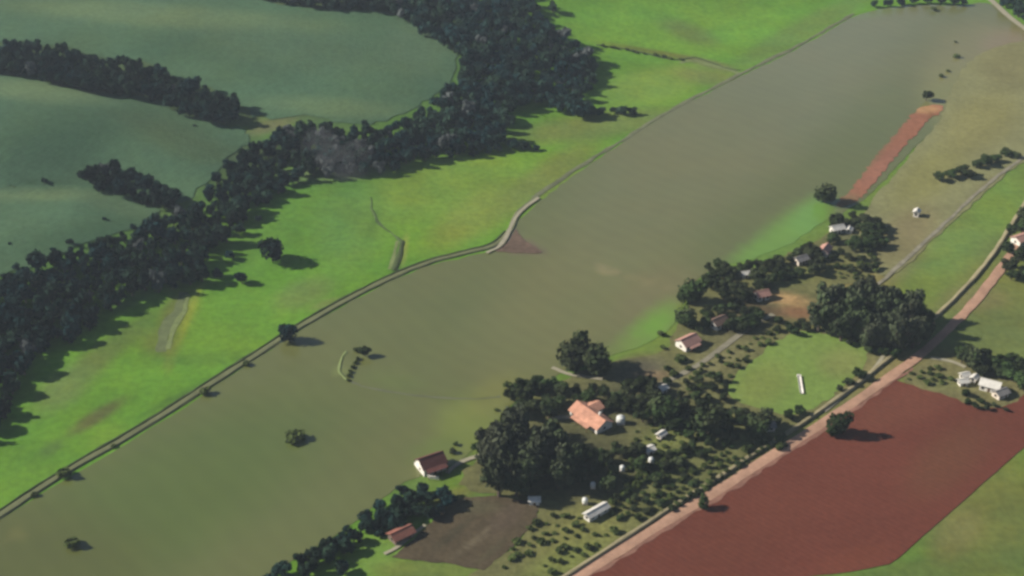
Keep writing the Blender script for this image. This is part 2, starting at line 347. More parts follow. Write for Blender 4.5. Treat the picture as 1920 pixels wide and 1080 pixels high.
# ------------------------------------------------------------------ fields
plain_poly = [(-500, 1250), (-200, 1100), (0, 976), (150, 882), (300, 795), (420, 713), (520, 648), (600, 597), (720, 533), (800, 498), (890, 478), (945, 466),
    (962, 430), (985, 400), (1060, 340), (1150, 280), (1250, 212), (1390, 143), (1500, 90), (1600, 30), (1650, 16), (1720, 8), (1800, 12), (1860, 2), (1920, 50), (2050, 120), (2050, 240),
    (1920, 250), (1770, 215), (1640, 360), (1580, 400), (1540, 420), (1480, 460), (1400, 490), (1330, 500), (1280, 560), (1265, 620), (1180, 660), (1080, 680), (1040, 710),
    (950, 760), (905, 830), (850, 872), (790, 890), (740, 915), (660, 985), (560, 1045), (480, 1090), (380, 1160), (200, 1300), (-200, 1500)]
PB = [(1080, 560, 220, 110, -32, alb(124, 122, 90), .75), (1500, 120, 420, 130, -40, PLAINTOP, .9), (1250, 330, 240, 120, -40, alb(118, 119, 92), .8), (250, 960, 420, 130, -28, PLAINBOT, .9), (50, 1060, 240, 120, 0, alb(94, 98, 62), .8),
      (1240, 560, 90, 60, -30, alb(126, 117, 94), .55), (1140, 506, 18, 6, 10, alb(168, 150, 128), .8), (1200, 524, 66, 4, 17, alb(138, 128, 100), .6),
      (975, 462, 34, 13, 6, SEDI, .95), (962, 448, 12, 20, 10, SEDI, .6), (1000, 472, 26, 6, 10, alb(112, 96, 98), .6),
      (1470, 442, 95, 32, -38, alb(116, 154, 76), 1), (1520, 408, 46, 28, -40, alb(114, 158, 84), 1), (1430, 470, 66, 20, -20, alb(114, 150, 74), .95),
      (1218, 622, 76, 28, -42, alb(116, 156, 66), 1), (1170, 650, 60, 16, -20, alb(116, 130, 76), .7),
      (880, 800, 66, 60, -30, alb(122, 134, 74), .85), (930, 740, 60, 30, -30, alb(126, 128, 78), .7), (820, 840, 50, 20, -20, alb(108, 124, 72), .7), (740, 715, 60, 18, 10, alb(104, 118, 74), .5),
      (640, 695, 5, 22, 14, alb(128, 138, 92), .8), (655, 700, 6, 20, 25, alb(84, 96, 56), .5), (795, 742, 70, 3, 6, alb(96, 106, 62), .6), (885, 752, 44, 4, -4, alb(96, 102, 58), .7), (850, 765, 5, 20, 10, alb(96, 104, 58), .6),
      (1850, 130, 130, 90, -10, alb(136, 130, 100), .9), (1790, 180, 60, 60, -45, alb(134, 134, 92), .8), (1890, 85, 50, 30, 0, alb(142, 126, 108), .8), (1640, 20, 60, 12, -10, alb(118, 134, 92), .7),
      (1750, 18, 10, 16, 0, alb(108, 116, 80), .6), (30, 1000, 30, 8, -30, alb(120, 118, 78), .5)]
PB = [(*p[:5], np.asarray(p[5]) * 1.08, p[6]) for p in PB]
sheet('flood_water', plain_poly, PLAIN * 1.08, PB, M['plain'], 5.0, 0.12, wob=0.8)
DRYP = [(1770, 205), (1790, 150), (1830, 100), (1930, 70), (2060, 90), (2060, 330), (1930, 300), (1900, 315), (1840, 370), (1750, 450), (1670, 525), (1625, 505), (1600, 450), (1610, 410), (1640, 370), (1700, 300), (1760, 230)]
sheet('dry_field', DRYP, alb(140, 138, 112), [(1740, 330, 90, 40, -40, alb(142, 138, 96), .8), (1700, 440, 70, 40, -40, alb(140, 128, 106), .9), (1840, 230, 80, 50, -30, alb(144, 138, 100), .8),
      (1900, 120, 70, 50, 0, alb(134, 128, 100), .8), (1660, 470, 40, 40, 0, alb(128, 122, 96), .7), (1850, 345, 60, 6, -38, alb(128, 118, 96), .5)], M['dryland'], 5.0, 0.22)
CR = alb(84, 116, 101, .60); CR_LIT = alb(114, 136, 110, .64); CR_SHADE = alb(66, 98, 82, .58)  # lit and shaded tones paint the hill slope shading into the crop
sheet('upper_crop_field', [(-300, -60), (200, -60), (440, -25), (480, 5), (640, 22), (720, 20), (770, 40), (830, 75), (862, 105), (850, 160), (800, 190), (760, 215), (700, 236), (640, 232), (560, 215), (470, 225), (450, 190),
      (400, 165), (330, 150), (270, 115), (200, 112), (130, 90), (40, 78), (-300, 70)], CR,
      [(320, 30, 300, 22, 4, CR_LIT, .7), (560, 90, 200, 40, 8, alb(90, 116, 100, .62), .6), (620, 200, 140, 18, 4, CR_LIT, .5), (780, 90, 60, 50, 20, alb(100, 124, 106, .62), .6), (320, 90, 80, 30, 0, CR_SHADE, .4)], M['crop'], 5.0, 0.3, wob=2.0)
sheet('middle_crop_field', [(-300, 125), (0, 130), (60, 140), (110, 160), (200, 175), (290, 182), (330, 210), (400, 232), (455, 240), (470, 265), (420, 300), (390, 340), (345, 385), (290, 385), (235, 370), (180, 352), (120, 348), (0, 354), (-300, 360)], CR,
      [(60, 170, 140, 20, 6, CR_LIT, .8), (120, 250, 120, 50, 0, CR_SHADE, .6), (330, 260, 120, 30, 20, alb(94, 116, 92, .62), .6), (90, 344, 50, 6, 0, alb(60, 84, 64, .7), .7)], M['crop'], 5.0, 0.3, wob=2.0)
sheet('lower_crop_field', [(-300, 350), (0, 350), (120, 345), (180, 350), (250, 378), (310, 398), (270, 425), (160, 455), (60, 500), (0, 520), (-300, 560)], CR,
      [(60, 365, 130, 12, 0, CR_LIT, .8), (160, 440, 130, 26, -14, CR_SHADE, .6), (220, 385, 80, 16, 14, alb(98, 120, 100, .62), .5)], M['crop'], 5.0, 0.36, wob=2.0)
sheet('red_soil_field', [(1000, 1150), (1090, 1084), (1190, 1022), (1340, 931), (1430, 872), (1500, 828), (1600, 765), (1675, 712), (1700, 720), (1760, 733), (1800, 744), (1830, 758), (1860, 764), (1895, 758), (1930, 732), (2100, 640), (2100, 680), (1685, 1046), (1668, 1058),
      (1600, 1072), (1420, 1092), (1200, 1140)], alb(116, 64, 60), [(1700, 760, 110, 40, -20, alb(124, 74, 68), .8), (1400, 1000, 150, 60, -30, alb(114, 64, 58), .6), (1600, 1050, 80, 24, -20, alb(122, 68, 60), .6), (1780, 860, 100, 50, -40, alb(112, 74, 62), .6)],
      M['redsoil'], 4.0, 0.2, smooth=0, wob=0.12)
sheet('bare_red_strip', [(1768, 197), (1722, 199), (1697, 232), (1663, 268), (1640, 296), (1618, 326), (1590, 362), (1560, 390), (1600, 386), (1632, 352), (1655, 326), (1686, 288), (1712, 256), (1740, 226), (1768, 208)], alb(160, 106, 96),
      [(1650, 315, 60, 16, -46, alb(158, 108, 104), .8), (1735, 205, 30, 8, 0, alb(196, 150, 122), .9), (1745, 218, 5, 10, 0, alb(140, 96, 72), .8), (1585, 380, 30, 16, -20, alb(130, 108, 92), .9), (1645, 290, 70, 5, -50, alb(134, 112, 96), .7)], M['dryland'], 2.5, 0.3, wob=1.2)
sheet('mown_lawn', [(1358, 722), (1478, 620), (1545, 622), (1655, 660), (1520, 779), (1440, 774), (1372, 750)], alb(126, 150, 84),
      [(1430, 720, 60, 40, -30, alb(130, 136, 80), .6), (1580, 680, 50, 30, 0, alb(136, 138, 92), .7), (1500, 650, 60, 20, 10, alb(124, 144, 84), .6)], M['dryland'], 3.0, 0.22, smooth=1, wob=0.9)
sheet('ploughed_plot', [(735, 1046), (790, 998), (842, 945), (862, 934), (930, 930), (1012, 944), (1004, 978), (955, 1030), (908, 1070), (830, 1056)], alb(92, 80, 73),
      [(900, 1005, 70, 4, -38, alb(120, 108, 102), .8), (950, 970, 40, 20, -40, alb(96, 82, 80), .8), (850, 1000, 8, 50, 50, alb(74, 70, 64), .6), (880, 950, 60, 14, 0, alb(98, 94, 82), .6), (920, 1035, 40, 5, -40, alb(90, 84, 74), .7)], M['plough'], 2.0, 0.22, smooth=0, wob=0.4)

sheet('hamlet_ground', [(850, 905), (905, 850), (945, 772), (1040, 718), (1140, 676), (1245, 668), (1268, 615), (1292, 572), (1335, 520), (1430, 498), (1545, 448), (1600, 402), (1640, 398), (1615, 470), (1640, 530), (1560, 535), (1600, 560), (1720, 600), (1700, 640),
      (1575, 748), (1340, 905), (1130, 1040), (1060, 1087), (940, 1150), (850, 1090), (910, 1072), (1000, 985), (1010, 945), (900, 925)], alb(114, 112, 82),
      [(1300, 890, 160, 50, -36, alb(112, 114, 80), .8), (1090, 1000, 100, 50, -28, alb(132, 130, 86), .95), (1050, 1060, 100, 30, -25, alb(124, 130, 80), .9), (1240, 830, 50, 36, -30, alb(126, 132, 82), .8),
       (1320, 690, 110, 30, -34, alb(132, 126, 100), .9), (1180, 750, 110, 50, 0, alb(92, 90, 74), .8), (1060, 860, 150, 80, 0, alb(80, 78, 64), .8), (1400, 590, 80, 40, -30, alb(96, 90, 76), .8), (1480, 520, 60, 14, -8, alb(120, 128, 82), .9),  # shade behind the farmhouse and the grove shadow are painted in
       (1475, 561, 46, 11, 8, alb(186, 150, 120), .95), (1498, 586, 44, 13, 4, alb(140, 100, 84), .9), (1430, 585, 40, 14, 10, alb(104, 84, 72), .8), (1200, 692, 52, 20, -8, alb(100, 94, 90), .9), (1225, 705, 36, 10, -5, alb(134, 110, 98), .8),  # tree shadow near the shore painted as a grey oval
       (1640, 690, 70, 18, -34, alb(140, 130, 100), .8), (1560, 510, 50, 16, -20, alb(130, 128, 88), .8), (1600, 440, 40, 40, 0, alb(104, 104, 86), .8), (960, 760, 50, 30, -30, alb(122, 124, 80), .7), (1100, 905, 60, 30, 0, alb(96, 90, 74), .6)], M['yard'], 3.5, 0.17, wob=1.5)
sheet('roadside_plot', [(1700, 722), (1690, 712), (1740, 668), (1790, 672), (1830, 690), (1900, 715), (1940, 722), (1930, 734), (1890, 764), (1840, 768), (1800, 752), (1760, 738)], alb(126, 120, 92), [(1760, 715, 40, 16, 10, alb(116, 118, 84), .8)], M['yard'], 3.0, 0.24, wob=1.0)
# ------------------------------------------------------------------ tracks and roads
DIKE = [(-300, 1150), (-120, 1052), (0, 968), (130, 882), (280, 797), (410, 712), (520, 642), (600, 590), (720, 527), (800, 493), (880, 474), (930, 462), (956, 436), (964, 414), (972, 398)]
ribbon('raised_track', DIKE, [(-2.0, 0.0), (-1.0, 0.45), (1.0, 0.5), (1.6, 0.0)], M['dike'], 0.1, step=4, wob=0.55)
ribbon('ditch_grass', DIKE[:13], [(-3.4, 0.0), (-3.0, 0.5), (-2.4, 0.45), (-2.0, 0.0)], M['ditch'], 0.06, step=2.5, wob=0.5)
ROAD = [(850, 1230), (1000, 1135), (1090, 1078), (1190, 1016), (1250, 977), (1340, 925), (1430, 866), (1500, 822), (1600, 757), (1700, 686), (1745, 650), (1800, 597), (1850, 540), (1905, 465), (1960, 385), (2020, 310), (2100, 220)]
ribbon('dirt_road', ROAD, [(-2.2, 0.0), (-1.2, 0.05), (0, .08), (1.2, 0.05), (2.1, 0)], M['road'], 0.32, step=3, wob=0.4)
ribbon('road_verge', ROAD[:10], [(1.7, 0), (3.6, 0)], M['verge'], 0.28, step=2.5, wob=1.3)
BANK = [(820, 1230), (960, 1145), (1070, 1077), (1132, 1037), (1190, 998), (1250, 959), (1340, 902), (1430, 842), (1510, 792), (1575, 745), (1620, 712), (1665, 675), (1730, 618), (1800, 552), (1855, 490), (1890, 435), (1930, 370), (1990, 290)]
ribbon('road_bank', BANK, [(-1.5, -0.1), (-0.5, 0.6), (0.2, 0.9), (0.6, 0.8), (0.9, 0.0)], M['bank'], 0.2, step=3, wob=0.3)
ribbon('field_track', [(1640, 540), (1690, 495), (1760, 430), (1840, 355), (1905, 305), (2000, 240)], [(-0.9, 0), (0.9, 0)], M['lane2'], 0.4, step=3, wob=0.5)
ribbon('far_road', [(1810, -40), (1862, 5), (1890, 32), (1925, 58), (2000, 110)], [(-2.2, .3), (2.2, .3)], M['path'], 0.4)
ribbon('shore_path', [(1035, 690), (1065, 703), (1100, 708), (1130, 712)], [(-1.0, 0), (1.0, 0)], M['path'], 0.4, step=3)
ribbon('hamlet_lane', [(1200, 735), (1260, 712), (1320, 680), (1370, 640), (1420, 605), (1450, 590)], [(-1.3, 0), (1.3, 0)], M['lane'], 0.35, step=3, wob=.4)
ribbon('shed_path', [(720, 1040), (745, 1028), (775, 1003), (797, 985)], [(-0.7, 0), (0.7, 0)], M['path'], 0.4, step=3)
ribbon('house_path', [(838, 888), (850, 876), (870, 864), (900, 855)], [(-1.0, 0), (1.0, 0)], M['path'], 0.4, step=3)
ribbon('yard_path', [(1035, 785), (1060, 783), (1085, 783)], [(-1.2, 0), (1.2, 0)], M['path'], 0.4, step=3)
ribbon('shoreline_path', [(912, 476), (938, 464), (954, 438), (963, 414), (980, 394), (1010, 372)], [(-0.9, .62), (0.9, .62)], M['path'], 0.05, step=3, wob=.4)
ribbon('far_bank', [(972, 398), (1000, 374), (1060, 330), (1160, 268), (1260, 205), (1390, 138), (1500, 85), (1600, 26)], [(-1.6, .0), (-.5, .12), (.5, .12), (1.2, 0)], M['farbank'], 0.13, step=3.5, wob=1.2)
sheet('mud_spit', [(918, 472), (945, 462), (960, 445), (967, 428), (976, 442), (992, 458), (1016, 470), (1012, 477), (975, 475)], alb(112, 92, 92), [], M['yard'], 2.0, 0.3, smooth=1, wob=.5)
ribbon('reed_bank', [(650, 712), (640, 703), (636, 690), (641, 672), (650, 660)], [(-.7, 0), (0, .3), (.7, 0)], M['path2'], 0.15, step=2.5, wob=.5)
ribbon('sunken_bank', [(660, 716), (690, 728), (740, 738), (800, 744), (850, 748), (900, 750), (938, 744)], [(-.6, 0), (0, .04), (.6, 0)], M['sunk'], 0.14, step=3, wob=.8)
ribbon('creek', [(1118, 84), (1160, 90), (1210, 100), (1255, 112), (1280, 112), (1302, 106), (1330, 116), (1360, 128), (1388, 132)], [(-.9, 0), (0, .25), (.9, 0)], M['ditch'], 0.08, step=3, wob=.6)
ribbon('gully_edge', [(352, 552), (349, 575), (335, 600), (322, 625), (314, 655)], [(-1.0, 0), (1.0, 0)], M['path2'], 0.12, step=2.5, wob=.8)
ribbon('gully_bed', [(345, 548), (338, 575), (320, 600), (306, 628), (300, 660)], [(-2.2, 0), (2.2, 0)], M['gully'], 0.08, step=2.5, wob=1.4)
ribbon('ditch', [(753, 452), (750, 470), (744, 490), (738, 508)], [(-1.4, .3), (-.5, .5), (.6, .35), (1.0, 0)], M['ditch'], 0.05, step=2.5, wob=.5)
ribbon('ditch_bank', [(745, 452), (738, 480), (730, 505)], [(-.8, 0), (.8, 0)], M['path2'], 0.12, step=2.5, wob=.5)
ribbon('meadow_ditch', [(695, 370), (698, 395), (706, 418), (735, 438), (752, 452)], [(-.6, .0), (0, .2), (.6, 0)], M['softditch'], 0.05, step=2.5, wob=1.2)
ribbon('far_gully', [(1275, 118), (1300, 112), (1330, 122), (1365, 130), (1390, 140)], [(-1.6, 0), (1.6, 0)], M['path2'], 0.12, step=3, wob=.7)
ribbon('boundary_path', [(1545, 772), (1588, 738), (1636, 698), (1656, 668)], [(-0.8, 0), (0.8, 0)], M['path'], 0.35, step=3)
ribbon('crossing_path', [(1745, 672), (1785, 678), (1810, 690)], [(-1.0, 0), (1.0, 0)], M['path'], 0.4, step=3)

# ------------------------------------------------------------------ trees
def make_crown(seed, n, lobes=8, flat_=0.85, tall=1.0, leaf=0.062, core=.30):
    rs = np.random.RandomState(seed)
    C = []
    for k in range(lobes):
        a = rs.uniform(0, 2 * math.pi); r = 0.34 * math.sqrt(rs.uniform(0.05, 1)); z = rs.uniform(-.26, .30) * tall * flat_
        C.append((r * math.cos(a), r * math.sin(a), z, rs.uniform(0.10, 0.24)))
    C.append((0, 0, 0, core)); C = np.array(C)
    w = C[:, 3] ** 2; which = rs.choice(len(C), n, p=w / w.sum())
    d = rs.normal(size=(n, 3)); d[:, 2] += 0.15; d /= np.linalg.norm(d, axis=1)[:, None]
    rad = C[which, 3] * rs.uniform(0.58, 1.14, n)
    P = C[which, :3] + d * rad[:, None] * np.array([1, 1, flat_ * tall])
    nn = d + rs.normal(scale=0.6, size=(n, 3)); nn /= np.linalg.norm(nn, axis=1)[:, None]
    t = np.cross(nn, rs.normal(size=(n, 3))); t /= np.linalg.norm(t, axis=1)[:, None]; b = np.cross(nn, t)
    s = leaf * rs.uniform(0.6, 1.4, n)[:, None]
    V = np.stack([P - t * s, P - b * s * .8, P + t * s, P + b * s * .8], 1).reshape(-1, 3)
    return V, np.arange(n * 4).reshape(-1, 4)
def make_trunk(name, seed, limb=True):
    rs = random.Random(seed); V = []; Fc = []
    def tube(p, q, r0, r1):
        p, q = Vector(p), Vector(q); a = (q - p).normalized(); u = a.orthogonal().normalized(); v = a.cross(u); k = len(V)
        for c, r in ((p, r0), (q, r1)):
            for i in range(6):
                V.append(c + u * r * math.cos(i * math.pi / 3) + v * r * math.sin(i * math.pi / 3))
        for i in range(6): Fc.append((k + i, k + (i + 1) % 6, k + 6 + (i + 1) % 6, k + 6 + i))
    tube((0, 0, -.04), (0.02, 0, .42), .05, .032)
    if limb:
        for k in range(4):
            a = k * 1.6 + rs.uniform(0, 1); tube((0.02, 0, .36), (.26 * math.cos(a), .26 * math.sin(a), .62 + rs.uniform(0, .12)), .026, .01)
    return mesh(name, V, Fc, M['bark'])
# crowns are one unit wide and centred; trunks one unit tall
CROWN = {}
def crowns(key, m, n, num, **k):
    CROWN[key] = [np_mesh(key + '_crown', *make_crown(100 * len(CROWN) + i, n, **k), m) for i in range(num)]
crowns('forest', M['leafA'], 950, 8)
crowns('garden', M['leafB'], 950, 8)
crowns('grey', M['leafC'], 560, 2)
crowns('tall', M['leafE'], 1100, 5, lobes=12)
crowns('grove', M['leafE'], 1100, 5, lobes=11)
crowns('bush', M['leafD'], 260, 4, lobes=6, flat_=0.8, leaf=0.11)
crowns('round', M['leafB'], 1000, 4, lobes=7, flat_=.95, core=.40)
crowns('roundf', M['leafA'], 1000, 4, lobes=7, flat_=.95, core=.40)
TRUNK = [make_trunk('trunk', i) for i in range(3)]
rt = random.Random(77)
def tree(px, py, wpx, label, group=None, kind='forest', name='tree', hr=1.0, w=None, cat='tree'):
    """a tree whose crown middle is seen at px, py and whose crown is wpx wide"""
    if w is None: w = wpx / scale_at(px, py)
    ht = w * hr; zc = ht * 0.5
    x, y, z = G(px, py, zc)
    return plant((float(x), float(y), float(z)), w, ht, label, group, kind, name, cat)
def plant(loc, w, ht, label, group=None, kind='forest', name='tree', cat='tree'):
    e = link(name, None, None, loc, rt.uniform(0, 6.28)); e.empty_display_size = 0.5
    tag(e, label, cat, group)
    link('trunk', rt.choice(TRUNK), e, (0, 0, 0), 0, (ht, ht, ht))
    sz = w * (0.92 if kind == 'tall' else 1.06)
    c = link('crown', rt.choice(CROWN[kind]), e, (0, 0, ht * 0.52), rt.uniform(0, 6.28), (w * rt.uniform(1.0, 1.22), w * rt.uniform(.95, 1.15), ht * rt.uniform(1.02, 1.15)))
    return e
def bush(px, py, wpx, label, group, name='shrub', hr=0.75, kind='bush'):
    w = wpx / scale_at(px, py); h = w * hr; x, y, z = G(px, py, h * .4)
    o = link(name, rt.choice(CROWN[kind]), None, (float(x), float(y), float(z) + h * .36), rt.uniform(0, 6.28), (w * 1.15, w * 1.15, h))
    return tag(o, label, 'shrub', group)
def scatter(poly, spacing, seed, hgt=9.0):
    p = smooth_poly(poly, 1); rs = np.random.RandomState(seed)
    X, Y, _ = G(p[:, 0], p[:, 1], hgt * .55); P = np.c_[X, Y]; out = []
    mn, mx = P.min(0), P.max(0); n = int((mx - mn).prod() / spacing ** 2 * 9); c = rs.uniform(mn, mx, (n, 2))
    c = c[inside(c[:, 0], c[:, 1], P)]; grid = {}
    for a, b in c:
        k = (int(a // spacing), int(b // spacing))
        if all((a - u) ** 2 + (b - v) ** 2 > spacing ** 2 * .72 for i in (-1, 0, 1) for j in (-1, 0, 1) for u, v in grid.get((k[0] + i, k[1] + j), ())):
            grid.setdefault(k, []).append((a, b)); out.append((a, b))
    return out

# the valley forest and its belts
FC = [(-60, 525), (0, 520), (60, 495), (160, 455), (260, 430), (330, 405), (380, 370), (400, 325), (460, 285), (520, 245), (565, 232), (640, 245), (720, 240), (770, 215), (805, 195), (850, 165), (872, 120), (862, 92),
      (800, 60), (760, 30), (700, -5), (660, -60), (950, -60), (1000, 10), (1040, 60), (1090, 82), (1118, 112), (1115, 140), (1088, 178), (1110, 200), (1140, 205), (1080, 212), (1030, 190), (1000, 180), (945, 200), (950, 235), (945, 265),
      (930, 275), (850, 280), (760, 298), (680, 318), (620, 318), (560, 320), (525, 345), (480, 375), (460, 415), (410, 455), (375, 495), (385, 512), (330, 528), (255, 530), (210, 565), (150, 625), (75, 635), (50, 680), (15, 730), (5, 785), (-60, 830)]
FA = [(-60, 80), (40, 85), (130, 92), (200, 122), (270, 116), (330, 152), (390, 165), (435, 185), (448, 222), (400, 220), (330, 198), (290, 172), (200, 165), (110, 150), (60, 130), (-60, 122)]
FB = [(155, 300), (200, 305), (260, 332), (320, 355), (335, 378), (300, 380), (250, 365), (190, 342), (155, 335)]
FE = [(450, -30), (500, -8), (560, 0), (640, 8), (720, 8), (720, -60), (440, -60)]
spots = []
for q, (poly, sp) in enumerate(((FC, 5.8), (FA, 5.4), (FB, 5.2), (FE, 6.0))):
    spots += [(a, b, q) for a, b in scatter(poly, sp, 11 + q)]
vis = []
for a, b, q in spots:
    z = float(height(a, b)); u, v, s = pix(a, b, z + 6)
    if -70 < u < 1990 and -70 < v < 1150: vis.append((a, b, z, q, float(u), float(v)))
vis.sort(key=lambda t: t[1])
rf = np.random.RandomState(5)
_fx, _fy, _ = G([p[0] for p in FC], [p[1] for p in FC], 5.0); FCW = list(zip(_fx, _fy)) + [(_fx[0], _fy[0])]
mass = {0: [], 1: [], 2: [], 3: []}; nearf = 0
for (a, b, z, q, u, v) in vis:
    w = rf.uniform(4.6, 9.6); ht = min(w, 8) * rf.uniform(.95, 1.5)
    grey = (540 < u < 720 and 235 < v < 325 and rf.rand() < .3) or rf.rand() < .05
    if q == 0 and nearf < 290 and u > -20:
        dd = float(seg_dist(np.array([a]), np.array([b]), FCW)[0]); side = (a - VA[0]) * VN[0] + (b - VA[1]) * VN[1]
        if dd > 6.5: lb, gp = 'dark broadleaf tree inside the near half of the valley forest', 'inner trees of the near valley forest'
        elif side < 26: lb, gp = 'dark forest tree on the edge facing the bright pasture', 'pasture edge trees of the valley forest'
        else: lb, gp = 'dark forest tree on the edge facing the crop fields', 'crop field edge trees of the valley forest'
        plant((a, b, z - .2), w, ht, lb, gp, 'grey' if grey else 'forest', 'forest_tree'); nearf += 1
    else:
        mass[q].append((a, b, z, w, ht, grey))
def forest_mass(name, lst, label, seed):
    rs = np.random.RandomState(seed); VV = []; MI = []
    base = [make_crown(900 + seed * 10 + i, 560, leaf=0.076, lobes=9) for i in range(8)]
    for (a, b, z, w, ht, grey) in lst:
        bv = base[rs.randint(8)][0]; an = rs.uniform(0, 6.28); c, s = math.cos(an), math.sin(an)
        VV.append(np.c_[(bv[:, 0] * c - bv[:, 1] * s) * w * 1.12 + a, (bv[:, 0] * s + bv[:, 1] * c) * w * 1.12 + b, bv[:, 2] * ht * 1.08 + z + ht * .52])
        MI += [1 if grey else 0] * (len(bv) // 4)
    VV = np.vstack(VV); me = np_mesh(name, VV, np.arange(len(VV)).reshape(-1, 4), M['leafA']); me.materials.append(M['leafC'])
    me.polygons.foreach_set('material_index', np.array(MI, np.int32))
    tag(link(name, me), label, 'forest', None, 'stuff')
forest_mass('forest', mass[0], 'dense dark forest filling the valley behind the nearer trees', 1)
forest_mass('upper_forest_belt', mass[1], 'dark belt of woodland between the upper and middle crop fields', 2)
forest_mass('lower_forest_belt', mass[2], 'short dark belt of woodland ending between two crop fields', 3)
forest_mass('top_forest_belt', mass[3], 'dark woodland edge along the top of the highest crop field', 4)

# lone trees
T = tree
T(510, 468, 50, 'round lone dark tree on the bright pasture with a long shadow', kind='roundf', hr=.95)
T(453, 520, 28, 'small leaning tree on the pasture below the round lone tree', kind='forest', hr=1.0)
T(541, 624, 38, 'round dark tree beside the raised track, shadow across the water', kind='roundf', hr=.95)
T(684, 658, 26, 'small tree alone in the flood water beside a curved bank', kind='garden', hr=.9)
bush(670, 655, 16, 'low dark shrub touching the small tree in the flood water', None, hr=.6)
for x, y, w in ((653, 712, 9), (654, 704, 11), (657, 696, 11), (661, 688, 11), (666, 680, 11), (671, 672, 11)): bush(x, y, w, 'low dark shrub in the curved line below the small flooded tree', 'shrubs on the curved bank')
bush(556, 815, 40, 'wide dark shrub standing alone in the middle of the lower flood water', None, hr=.65)
bush(135, 1015, 34, 'oval dark shrub alone in the flood water near the bottom corner', None, hr=.65)
T(1037, 12, 22, 'lone tree on the far pasture beside the forest end', kind='forest')
T(1570, 795, 44, 'thick round tree on the dirt road edge, shadow over red soil', kind='round', hr=1.05)
T(1319, 943, 22, 'small narrow tree on the dirt road edge by the red field', kind='round', hr=1.3)
T(1549, 362, 44, 'dark round tree at the lower end of the bare red strip', kind='round', hr=.9)
T(1738, 178, 24, 'small dark tree at the upper end of the bare red strip', kind='garden')
for x, y, w in ((1765, 142, 11), (1777, 132, 9), (1795, 104, 14), (1792, 78, 7)): bush(x, y, w, 'tiny dark shrub in the line along the far edge of the water', 'shrubs along the far plain edge')
bush(1752, 16, 14, 'small pale shrub alone near the top end of the water', None)
for x, y, w in ((462, 682, 16), (382, 733, 24), (120, 884, 32), (66, 926, 16), (212, 836, 12)): bush(x, y, w, 'dark shrub on the raised track bank', 'shrubs along the raised track')
for x, y, w in ((984, 272, 26), (962, 270, 26), (1005, 276, 18)): T(x, y, w, 'tree in the small clump at the forest tip', 'small clump below the forest', kind='forest', hr=.7)
for x, y, w in ((1165, 206, 26), (1185, 208, 20), (1150, 205, 18)): T(x, y, w, 'tree of the small tail beyond the forest end', 'trailing trees beyond the forest', kind='forest', hr=.75)
for i in range(14):
    bush(1128 + i * 11 + (i % 3) * 4 + rt.uniform(-5, 5), 85 + i * 2.0 + rt.uniform(-1, 1), rt.uniform(6, 11), 'low dark shrub of the hedge crossing the far pasture', 'hedge across the far pasture', hr=.5)
for x, y, w in ((1640, 6, 18), (1665, 5, 18), (1690, 2, 18), (1715, -1, 20), (1740, -2, 20), (1765, -1, 20), (1790, 1, 20), (1808, 3, 16)): T(x, y, w, 'dark tree in the row closing the top end of the water', 'trees at the top end of the water', kind='forest', hr=.9)
for x, y, w in ((1890, 0, 30), (1912, 18, 30), (1935, 30, 34), (1900, -16, 30)): T(x, y, w, 'tree beyond the pale road in the top corner', 'trees in the top corner', kind='forest')
for x, y, w in ((1762, 331, 26), (1785, 325, 28), (1803, 318, 30), (1818, 326, 26), (1832, 306, 24), (1848, 300, 28), (1866, 296, 24), (1888, 286, 24), (1905, 290, 18)):
    T(x, y, w, 'dark tree in the short row crossing the dry field', 'tree row in the dry field', kind='garden', hr=.75)
# small shrubs on the crop hills
for x, y, w in ((82, 338, 14), (195, 410, 10), (247, 425, 12), (310, 405, 12), (365, 235, 8), (18, 456, 8), (186, 346, 14)): bush(x, y, w, 'small dark shrub standing in a crop field', 'shrubs in the crop fields', kind='forest')
# forest fringe saplings towards the pasture
for x, y, w in ((500, 372, 24), (484, 410, 16), (430, 478, 20), (405, 512, 24), (250, 425, 14), (290, 408, 16), (130, 452, 16), (100, 468, 14), (30, 500, 16)):
    T(x, y, w, 'small tree standing off the forest edge', 'fringe trees of the forest', kind='forest', hr=.8)

# hamlet trees
GD = 'trees among the hamlet houses'
T(1074, 664, 66, 'large round tree, left of the pair at the water edge', kind='round', hr=.95)
T(1118, 672, 66, 'large dark tree, right of the pair on the shore', kind='round', hr=.95)
T(1296, 546, 54, 'round dark tree at the water edge above the hamlet', kind='round', hr=.9)
T(1286, 594, 44, 'dark tree below the round tree at the water edge', kind='round', hr=.9)
T(1330, 790, 74, 'broad dark tree between the farmhouse grove and the lawn', kind='round', hr=.9)
T(1420, 796, 56, 'dark tree beside the road bank below the lawn', kind='round', hr=.8)
T(1243, 764, 60, 'dark tree behind the farmhouse towards the lawn', kind='round', hr=.9)
T(1500, 768, 24, 'small dark tree on the bottom corner of the lawn', kind='garden', hr=.9)
T(1612, 702, 30, 'small dark tree between the lawn and the boundary path', kind='garden', hr=.7)
for x, y, w in ((1590, 715, 22), (1575, 728, 18), (1478, 778, 24), (1455, 790, 26), (1400, 770, 18)): T(x, y, w, 'small tree on the lawn border', 'small trees bordering the lawn', kind='garden', hr=.75)
HS = [(1221, 861), (1167, 876), (1112, 907), (1097, 937), (1217, 842), (1240, 814), (1118, 958), (1002, 937), (1108, 781), (806, 866), (752, 1000), (1290, 640), (1347, 603), (1428, 552), (1398, 513), (1547, 468), (1502, 486), (1570, 428), (1592, 430), (1915, 447), (1243, 728), (1430, 797), (1164, 786)]
HX, HY, _ = G([h[0] for h in HS], [h[1] for h in HS], 2.4)
